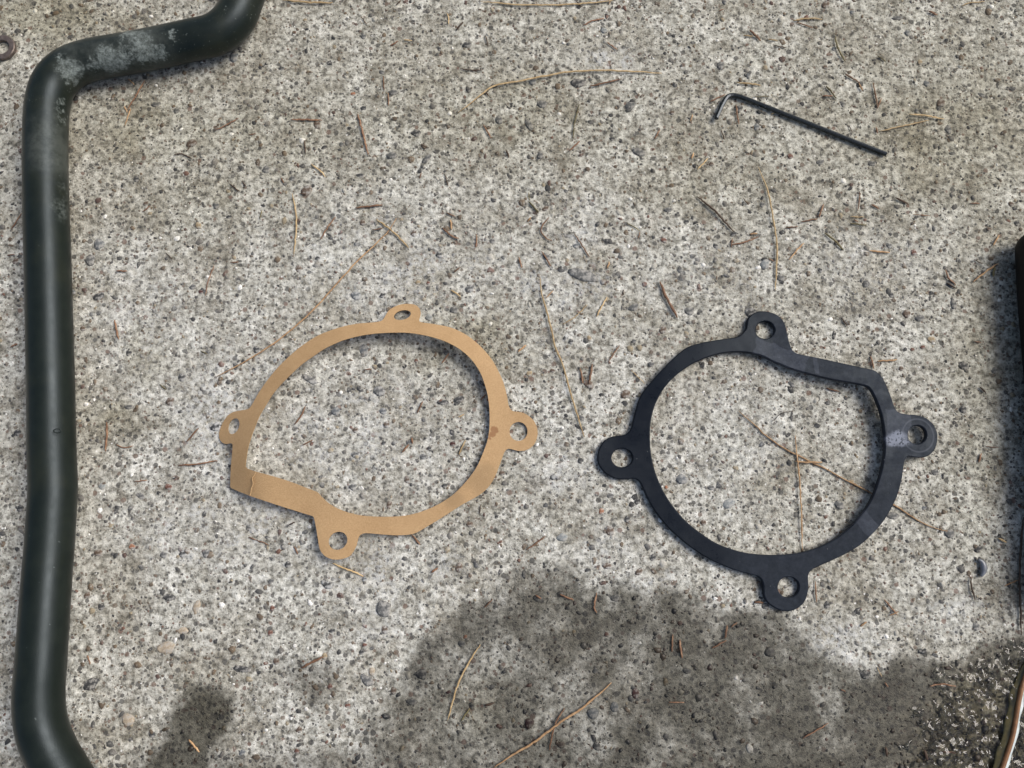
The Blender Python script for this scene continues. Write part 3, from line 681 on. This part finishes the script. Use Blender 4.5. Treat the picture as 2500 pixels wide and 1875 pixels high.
# ------------------------------------------------------------------ wet leaf blade in the water
def mat_leaf(name, a, b, rough):
    g = G(name); n = g.noise(420, 5, .65)
    return g.set(**{'Base Color': g.ramp(n, [(.3, a), (.7, b)]), 'Roughness': rough, 'Normal': g.bump(n, .3, .0003), 'Coat Weight': .6, 'Coat Roughness': .05})
rib = [(2512,1600),(2500,1655),(2488,1705),(2473,1790),(2455,1850),(2440,1890),(2405,1960)]
rp = catmull(np.array([P(x, y, .0016 + .0003 * i) for i, (x, y) in enumerate(rib)]), .0015)
lr = link(bpy.data.objects.new('leaf_blade', None)); lr.location = (rp[:, 0].mean(), rp[:, 1].mean(), 0); lr.empty_display_size = .01; lo = np.array(lr.location)
n = len(rp)
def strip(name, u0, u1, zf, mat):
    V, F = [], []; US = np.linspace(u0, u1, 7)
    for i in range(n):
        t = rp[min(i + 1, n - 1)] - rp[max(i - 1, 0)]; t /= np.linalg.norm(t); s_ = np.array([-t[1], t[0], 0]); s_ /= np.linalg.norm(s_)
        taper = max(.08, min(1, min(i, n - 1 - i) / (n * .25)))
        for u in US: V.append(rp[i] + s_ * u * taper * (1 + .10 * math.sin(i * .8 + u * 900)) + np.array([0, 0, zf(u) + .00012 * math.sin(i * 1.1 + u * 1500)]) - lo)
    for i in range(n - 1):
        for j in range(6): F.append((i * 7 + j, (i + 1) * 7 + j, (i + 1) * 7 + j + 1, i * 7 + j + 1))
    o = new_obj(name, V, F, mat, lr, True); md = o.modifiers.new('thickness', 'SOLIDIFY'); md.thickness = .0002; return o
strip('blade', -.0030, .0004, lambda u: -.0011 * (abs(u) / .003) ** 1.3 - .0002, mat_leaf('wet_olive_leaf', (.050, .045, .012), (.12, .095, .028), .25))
strip('painted_sky_glint', .0007, .0024, lambda u: .0002 - .0008 * (u / .0024) ** 2, mat_leaf('painted_sky_reflection', (.45, .52, .52), (.70, .76, .75), .15))  # pale strip coloured to stand for the sky's reflection along the blade
V, F = tube(rp + np.array([0, 0, .0001]) - lo, [.0009 * max(.2, min(1, min(i, n - 1 - i) / (n * .2))) for i in range(n)], 8)
new_obj('midrib', V, F, mat_leaf('wet_brown_rib', (.15, .065, .022), (.27, .13, .045), .3), lr, True)
tag(lr, 'wet brown-ribbed leaf blade lying in the shallow water', 'leaf')

# ------------------------------------------------------------------ dry needles and twigs
def mat_needle(name, a, b, c):
    g = G(name); n = g.noise(650, 4, .65); inf = g.n('ShaderNodeObjectInfo')
    col = g.ramp(n, [(.28, a), (.5, b), (.74, c)])
    v = g.rng(inf.outputs['Random'], 0, 1, .7, 1.25, False)
    col = g.mix(1.0, col, g.n('ShaderNodeCombineColor').outputs[0], 'MULTIPLY') if False else col
    hsv = g.n('ShaderNodeHueSaturation'); g.put(hsv.inputs['Color'], col); g.put(hsv.inputs['Value'], v)
    return g.set(**{'Base Color': hsv.outputs[0], 'Roughness': .6, 'Specular IOR Level': .35, 'Normal': g.bump(n, .3, .0002)})
M_N = {'r': mat_needle('reddish_brown_needle', (.095, .047, .027), (.20, .108, .062), (.36, .225, .135)),
       't': mat_needle('straw_needle', (.27, .18, .085), (.46, .33, .17), (.66, .52, .31)),
       'l': mat_needle('orange_tan_needle', (.24, .135, .068), (.43, .265, .135), (.62, .43, .25)),
       'd': mat_needle('dark_brown_needle', (.03, .019, .013), (.065, .040, .026), (.12, .08, .05)),
       'o': mat_needle('olive_needle', (.065, .055, .022), (.13, .11, .05), (.22, .185, .09))}
CN = {'r': 'reddish-brown', 't': 'straw-coloured', 'l': 'orange-tan', 'd': 'dark brown', 'o': 'olive-brown'}
TILES = {'A': (0, 0), 'B': (625, 0), 'C': (1250, 0), 'D': (1875, 0), 'E': (0, 469), 'F': (625, 469), 'G': (1250, 469), 'H': (1875, 469), 'I': (0, 938), 'J': (625, 938),
         'K': (1250, 938), 'L': (1875, 938), 'M': (0, 1407), 'N': (625, 1407), 'O': (1250, 1407), 'Q': (1875, 1407)}
ND = {
'A': 'r7 1250 690 1160 850 1095 950;l5 1130 930 1080 1085;l5 1070 910 1100 970;r6 2060 1020 1960 1075 1850 1130;l5 1105 680 1160 730;d5 1500 1340 1570 1330 1660 1370;d6 2090 1560 2120 1610;d6 1985 1590 2070 1655;r5 2150 1165 2211 1150',
'B': 't8 230 0 430 18 660 25;d5 915 155 960 215;t6 1650 110 1665 165 1660 210;d8 1730 260 1790 185;r7 1160 395 1230 350;t6 1270 345 1350 350;d5 1980 300 2005 400;d5 1760 590 1850 605 1960 605;r6 1100 660 1105 780;r7 1140 800 1145 915;r8 300 1032 430 1035 570 1038;r9 880 985 920 1140 970 1335;d8 1985 790 2010 830;r7 1965 1075 2030 1195;d8 2160 1290 2185 1360;t7 475 1415 560 1480 600 1530;d6 415 1210 430 1320;r7 215 1535 240 1580;d4 1420 1250 1500 1280;d5 1630 1500 1660 1610;r6 1410 1545 1430 1490;d6 1210 50 1250 0',
'C': 'r7 610 225 690 180 800 155;d5 550 10 610 65;l5 835 40 850 5;r6 820 365 910 430;r8 670 745 800 715 940 680;o6 580 900 545 1040 525 1195;r7 585 1215 490 1305;r6 1710 880 1840 815;t8 1940 712 2040 722 2150 735;r7 1935 900 1945 980 1960 1075;l6 1560 990 1540 1055;l8 1570 1320 1550 1370;t7 1690 1370 1600 1465;r6 1230 1200 1280 1120;d6 1810 1120 1830 1200;t6 2000 305 2080 312;r11 2050 255 2150 350;r5 1780 95 1830 80;o5 2090 840 2211 830',
'D': 't8 220 178 330 160 470 165;r6 240 195 320 215 390 240;t6 0 335 80 350;d5 50 395 160 412;o8 580 315 600 400 640 480 670 530;o6 945 480 1020 530;d5 660 455 695 475;r7 665 635 790 710;l9 790 720 820 780;o8 505 740 590 845;r6 470 830 560 825;r7 905 715 930 820 945 915;r6 985 845 940 940;t7 1215 985 1370 1000 1520 1028;t7 960 1135 1160 1090 1390 1038;r7 930 1095 945 1155;d4 700 1080 725 1140;t6 1670 50 1760 20 1870 15;r9 1385 95 1460 130;t5 25 985 60 975',
'E': 'r6 185 180 95 320;r6 60 545 125 535;r6 85 1340 150 1310;r7 1000 680 1095 680;r5 1850 630 1800 760 1770 900;r9 990 1105 1000 1180 1025 1270;o5 1730 1370 1790 1395;r5 1990 605 2060 603;d4 1430 520 1490 580;r6 1230 170 1300 120',
'F': 't7 310 15 345 180 345 330 325 540;r6 690 210 620 300 555 410;r9 860 135 980 122 1090 110;t8 1040 235 1180 340 1320 480;r7 1645 180 1720 210;l9 1680 235 1690 325;r8 1610 310 1680 370 1750 400;r6 1905 365 1900 480;r6 1710 690 1765 645;t7 1680 845 1770 900;r5 1000 325 1090 310;d5 370 15 440 15;r7 1600 1480 1670 1390;r6 940 1530 1000 1530;o5 30 230 55 160',
'G': 'o8 145 80 230 175;o4 140 0 150 70;l7 130 260 165 215;r6 320 215 260 290 255 350 300 400 350 420;r6 540 360 600 450 670 560;r8 255 510 335 640;r7 60 560 85 655;l5 355 850 290 915;t4 650 970 540 1080 440 1140;t7 820 905 730 1075;l7 840 600 825 660;o5 990 265 1110 335;r5 1105 340 1090 400;d9 1600 40 1740 150 1840 260 1920 345;r12 1275 770 1340 920 1430 1085;r7 2130 390 2010 430 1900 455;r6 1905 400 1895 480;l9 2050 365 2120 355;r4 1770 720 1765 760;l8 50 1380 120 1320;r5 930 1320 830 1470;r8 590 1520 615 1655;r9 695 1485 665 1655;t3 1030 1540 1150 1655;d5 2000 50 2040 110',
'H': 'r8 480 105 440 220;r7 430 228 285 258;r6 150 310 260 298;r6 795 0 775 165;r8 890 105 960 145;d9 1105 50 1215 105;r4 1250 190 1400 205;r5 1740 95 1830 98;t4 710 212 830 215;r6 745 235 780 260;o7 710 272 850 282;o8 490 350 580 420 650 500;l7 310 440 240 510 180 585;l7 870 508 1050 520;r5 0 570 50 600;l7 1995 370 1945 465;d5 1780 580 1855 620;l8 1990 615 1880 690 1770 775;o10 1965 645 1945 730;r8 1535 670 1560 740 1620 800;d7 1545 785 1630 830;d6 635 1090 685 1160;r7 885 1415 915 1530;l8 945 1460 1120 1450;r5 1780 1290 1840 1300',
'I': 'r9 920 330 920 450 910 580;r7 1715 380 1610 500;r7 1540 700 1700 690 1880 660;o5 1380 0 1440 50;r5 1000 520 1070 550 1150 530;r5 2145 1320 2211 1345;r5 1160 840 1270 830',
'J': 'r7 430 190 390 270 330 350;r6 400 525 490 485;r6 1990 85 1940 135;r7 1440 150 1390 250;r9 1345 460 1350 510;r8 1320 520 1260 590;t7 1810 480 1750 610;t5 1740 290 1800 260;r5 0 1345 110 1385;r7 330 1400 360 1470;t8 660 1545 790 1600 930 1659;r6 815 1450 800 1495;r8 1345 1300 1420 1385;d5 1930 1120 1940 1040;d6 280 1215 340 1190;r10 1570 1590 1510 1625',
'K': 'r6 120 1430 200 1380 290 1310',
'L': 'l6 235 440 250 600 270 800 285 1050 292 1250 295 1430;l8 235 665 360 675 470 675;d3 30 330 120 250 230 230;r8 500 35 610 65;r7 1840 600 1820 680;d8 1830 25 1885 70;r4 1880 540 1990 545;t9 1990 1330 2060 1365',
'M': 'l8 1630 1410 1720 1520;r6 750 680 780 760',
'N': 'r11 395 790 480 745 580 695;t8 1940 590 1840 740 1750 920 1700 1080 1655 1245;o6 1845 1140 1770 1250;d9 1970 1115 2060 1095;r5 2045 200 1970 270',
'O': 'r8 410 155 535 205;r7 200 160 250 190;r7 1390 500 1380 655;r9 1450 545 1455 620 1470 710;r7 1725 625 1850 555;r9 1860 420 1840 540;r5 1950 400 1890 440;r5 1350 1085 1490 1090;r9 2090 225 2170 225;r7 730 140 710 270 735 310;r7 455 1135 370 1290 320 1500',
'Q': 'r6 235 25 240 130;r6 575 115 645 195;l5 600 195 645 175;l7 455 250 490 225;d7 1005 0 1012 60 1030 120;l5 1170 50 1250 15;r6 800 545 860 535 930 545;r6 170 805 240 765 300 730;r8 865 870 930 875;t3 540 450 565 500;r5 360 560 385 570;r7 580 528 595 550;d10 585 850 592 895;d12 775 860 792 915'}
LONG = [  # long ones that cross several parts of the slab, each told apart
 ('t', 7, [(1173,3),(1250,10),(1301,12),(1363,12),(1431,8),(1496,1)], 'long straw-coloured needle, almost straight, far from the hex key and the gaskets'),
 ('t', 8, [(1117,276),(1156,246),(1202,211),(1250,201),(1321,187),(1391,175),(1476,172),(1561,175),(1615,179)], 'long curved straw-coloured grass stem with a bend near one end'),
 ('t', 7, [(1851,407),(1862,435),(1875,469),(1886,525),(1896,590),(1895,667),(1892,709)], 'long curved straw needle between the hex key and the black gasket'),
 ('l', 7, [(531,918),(574,896),(625,867),(659,845),(718,800),(772,749),(823,692),(874,636),(922,591),(950,562),(967,534)], 'very long thin tan twig running past the tan gasket rim'),
 ('t', 8, [(1318,678),(1323,718),(1335,760),(1346,805),(1355,845),(1372,887),(1387,936),(1400,983),(1414,1028),(1427,1067)], 'long slightly curved straw needle standing between the two gaskets'),
 ('l', 7, [(1804,1004),(1838,1034),(1875,1068),(1917,1096),(1974,1125),(2011,1142),(2056,1167),(2129,1204),(2182,1233),(2228,1262),(2271,1286),(2313,1297)], 'long orange-tan needle passing under the black rubber gasket'),
 ('d', 8, [(2500,1263),(2494,1320),(2490,1407),(2492,1475),(2494,1550)], 'long dark brown twig beside the water'),
 ('l', 9, [(1204,1875),(1250,1844),(1301,1814),(1343,1783),(1369,1763),(1408,1738),(1448,1707),(1493,1667)], 'long orange-tan forked twig lying on the damp concrete')]
b_poly, p_poly = np.array(b_out), np.array(zz(P_OUT, *PS))
def zone(px, py):
    x, y = np.array([px]), np.array([py])
    if inside(b_poly, x, y)[0]: return 'inside the black gasket ring'
    if inside(p_poly, x, y)[0]: return 'inside the tan gasket ring'
    if inside(DAMP, x, y)[0]: return 'on the damp dark concrete'
    if px < 420: return 'beside the green pipe'
    if px > 2280 and 450 < py < 1300: return 'beside the black rubber grip'
    if edge_dist(b_poly, x, y)[0] < 130: return 'close outside the black gasket'
    if edge_dist(p_poly, x, y)[0] < 130: return 'close outside the tan gasket'
    if 1650 < px < 2300 and 100 < py < 480: return 'around the hex key'
    stem = np.array(LONG[1][2]); 
    if np.hypot(stem[:, 0] - px, stem[:, 1] - py).min() < 115: return 'beside the long curved grass stem'
    if px < 1000: return 'between the pipe bend and the tan gasket' if py > 200 else 'near the upper bend of the pipe'
    if px < 1720: return 'between the curved grass stem and the two gaskets' if py > 200 else 'near the straight long needle past the grass stem'
    return 'between the hex key and the black gasket' if py > 400 else 'past the far side of the hex key'
rn = random.Random(11)
def needle(col, wpx, px, label=None, lift=0.0):
    ln = sum(math.dist(px[i], px[i + 1]) for i in range(len(px) - 1))
    pp = catmull(px, max(6, ln / 30)); n = len(pp); r0 = wpx * PXM * .29
    bow = min(.0009, ln * PXM * .035) * rn.uniform(.2, 1)
    pts = []
    for i, (x, y) in enumerate(pp):
        s = i / (n - 1); j = .0 if n < 4 else .9
        z = r0 + .0003 + bow * math.sin(math.pi * s) * (.0 if label and 'under' in label else 1) + lift
        g_ = ground(x + rn.uniform(-j, j), y + rn.uniform(-j, j), z); g_[2] += float(relief(np.array([g_[0]]), np.array([g_[1]]))[0]) * .6; pts.append(g_)
    pts = np.array(pts); c = np.array([pts[:, 0].mean(), pts[:, 1].mean(), 0])
    rads = [r0 * max(.35, min(1, .45 + 3.2 * min(i, n - 1 - i) / n)) * rn.uniform(.86, 1.12) for i in range(n)]
    V, F = tube(pts - c, rads, 6, squash=.75, phase=rn.uniform(0, 1))
    o = new_obj('pine_needle', V, F, M_N[col], None, True, tuple(c))
    if label is None:
        m = px[len(px) // 2] if len(px) > 2 else ((px[0][0] + px[1][0]) / 2, (px[0][1] + px[1][1]) / 2)
        zn = zone(*m); size = 'thick' if wpx >= 9 else ('long' if ln > 65 else ('short' if ln > 26 else 'tiny'))
        a_, b_ = np.array(px[0]), np.array(px[-1]); e_ = (b_ - a_) / (np.linalg.norm(b_ - a_) + 1e-9); m_ = np.array(px[len(px) // 2]) - a_
        bend = abs(m_[0] * e_[1] - m_[1] * e_[0]) / ln if len(px) > 2 else 0
        size = ('bent ' if bend > .05 else '') + size
        label = f'{size} {CN[col]} needle fragment {zn}'
        tag(o, label, 'needle', f'{size} {CN[col]} needles {zn}')
    else: tag(o, label, 'needle')
    return o
for t, txt in ND.items():
    ox, oy = TILES[t]; sc = 2.032 if t == 'Q' else 3.538
    for row in txt.split(';'):
        f = row.split(); v = list(map(float, f[1:]))
        needle(f[0][0], float(f[0][1:]), [(ox + v[i] / sc, oy + v[i + 1] / sc) for i in range(0, len(v), 2)])
for col, wpx, px, lab in LONG: needle(col, wpx, px, lab)

# curled grey chip
cp = catmull(np.array([P(x, y, .0009) for x, y in [(2386, 1366), (2396, 1372), (2401, 1384), (2400, 1396), (2393, 1407)]]), .0004)
cc = np.array([cp[:, 0].mean(), cp[:, 1].mean(), 0]); V, F = [], []
for i, p in enumerate(cp):
    t = cp[min(i + 1, len(cp) - 1)] - cp[max(i - 1, 0)]; s = np.array([-t[1], t[0], 0]); s /= np.linalg.norm(s); tp = math.sin(math.pi * (i + .6) / (len(cp) + .2))
    for u in (-1, -.4, .3, 1): V.append(p - cc + s * .0013 * u * tp + np.array([0, 0, .0011 * (1 - u * u)]))
for i in range(len(cp) - 1):
    for j in range(3): F.append((i * 4 + j, i * 4 + j + 1, i * 4 + j + 5, i * 4 + j + 4))
ch = new_obj('bark_chip', V, F, mat_leaf('grey_chip', (.09, .10, .12), (.20, .22, .25), .4), None, True, tuple(cc))
md = ch.modifiers.new('thickness', 'SOLIDIFY'); md.thickness = .0003
tag(ch, 'small curled blue-grey chip lying on the concrete near the dark twig', 'chip')
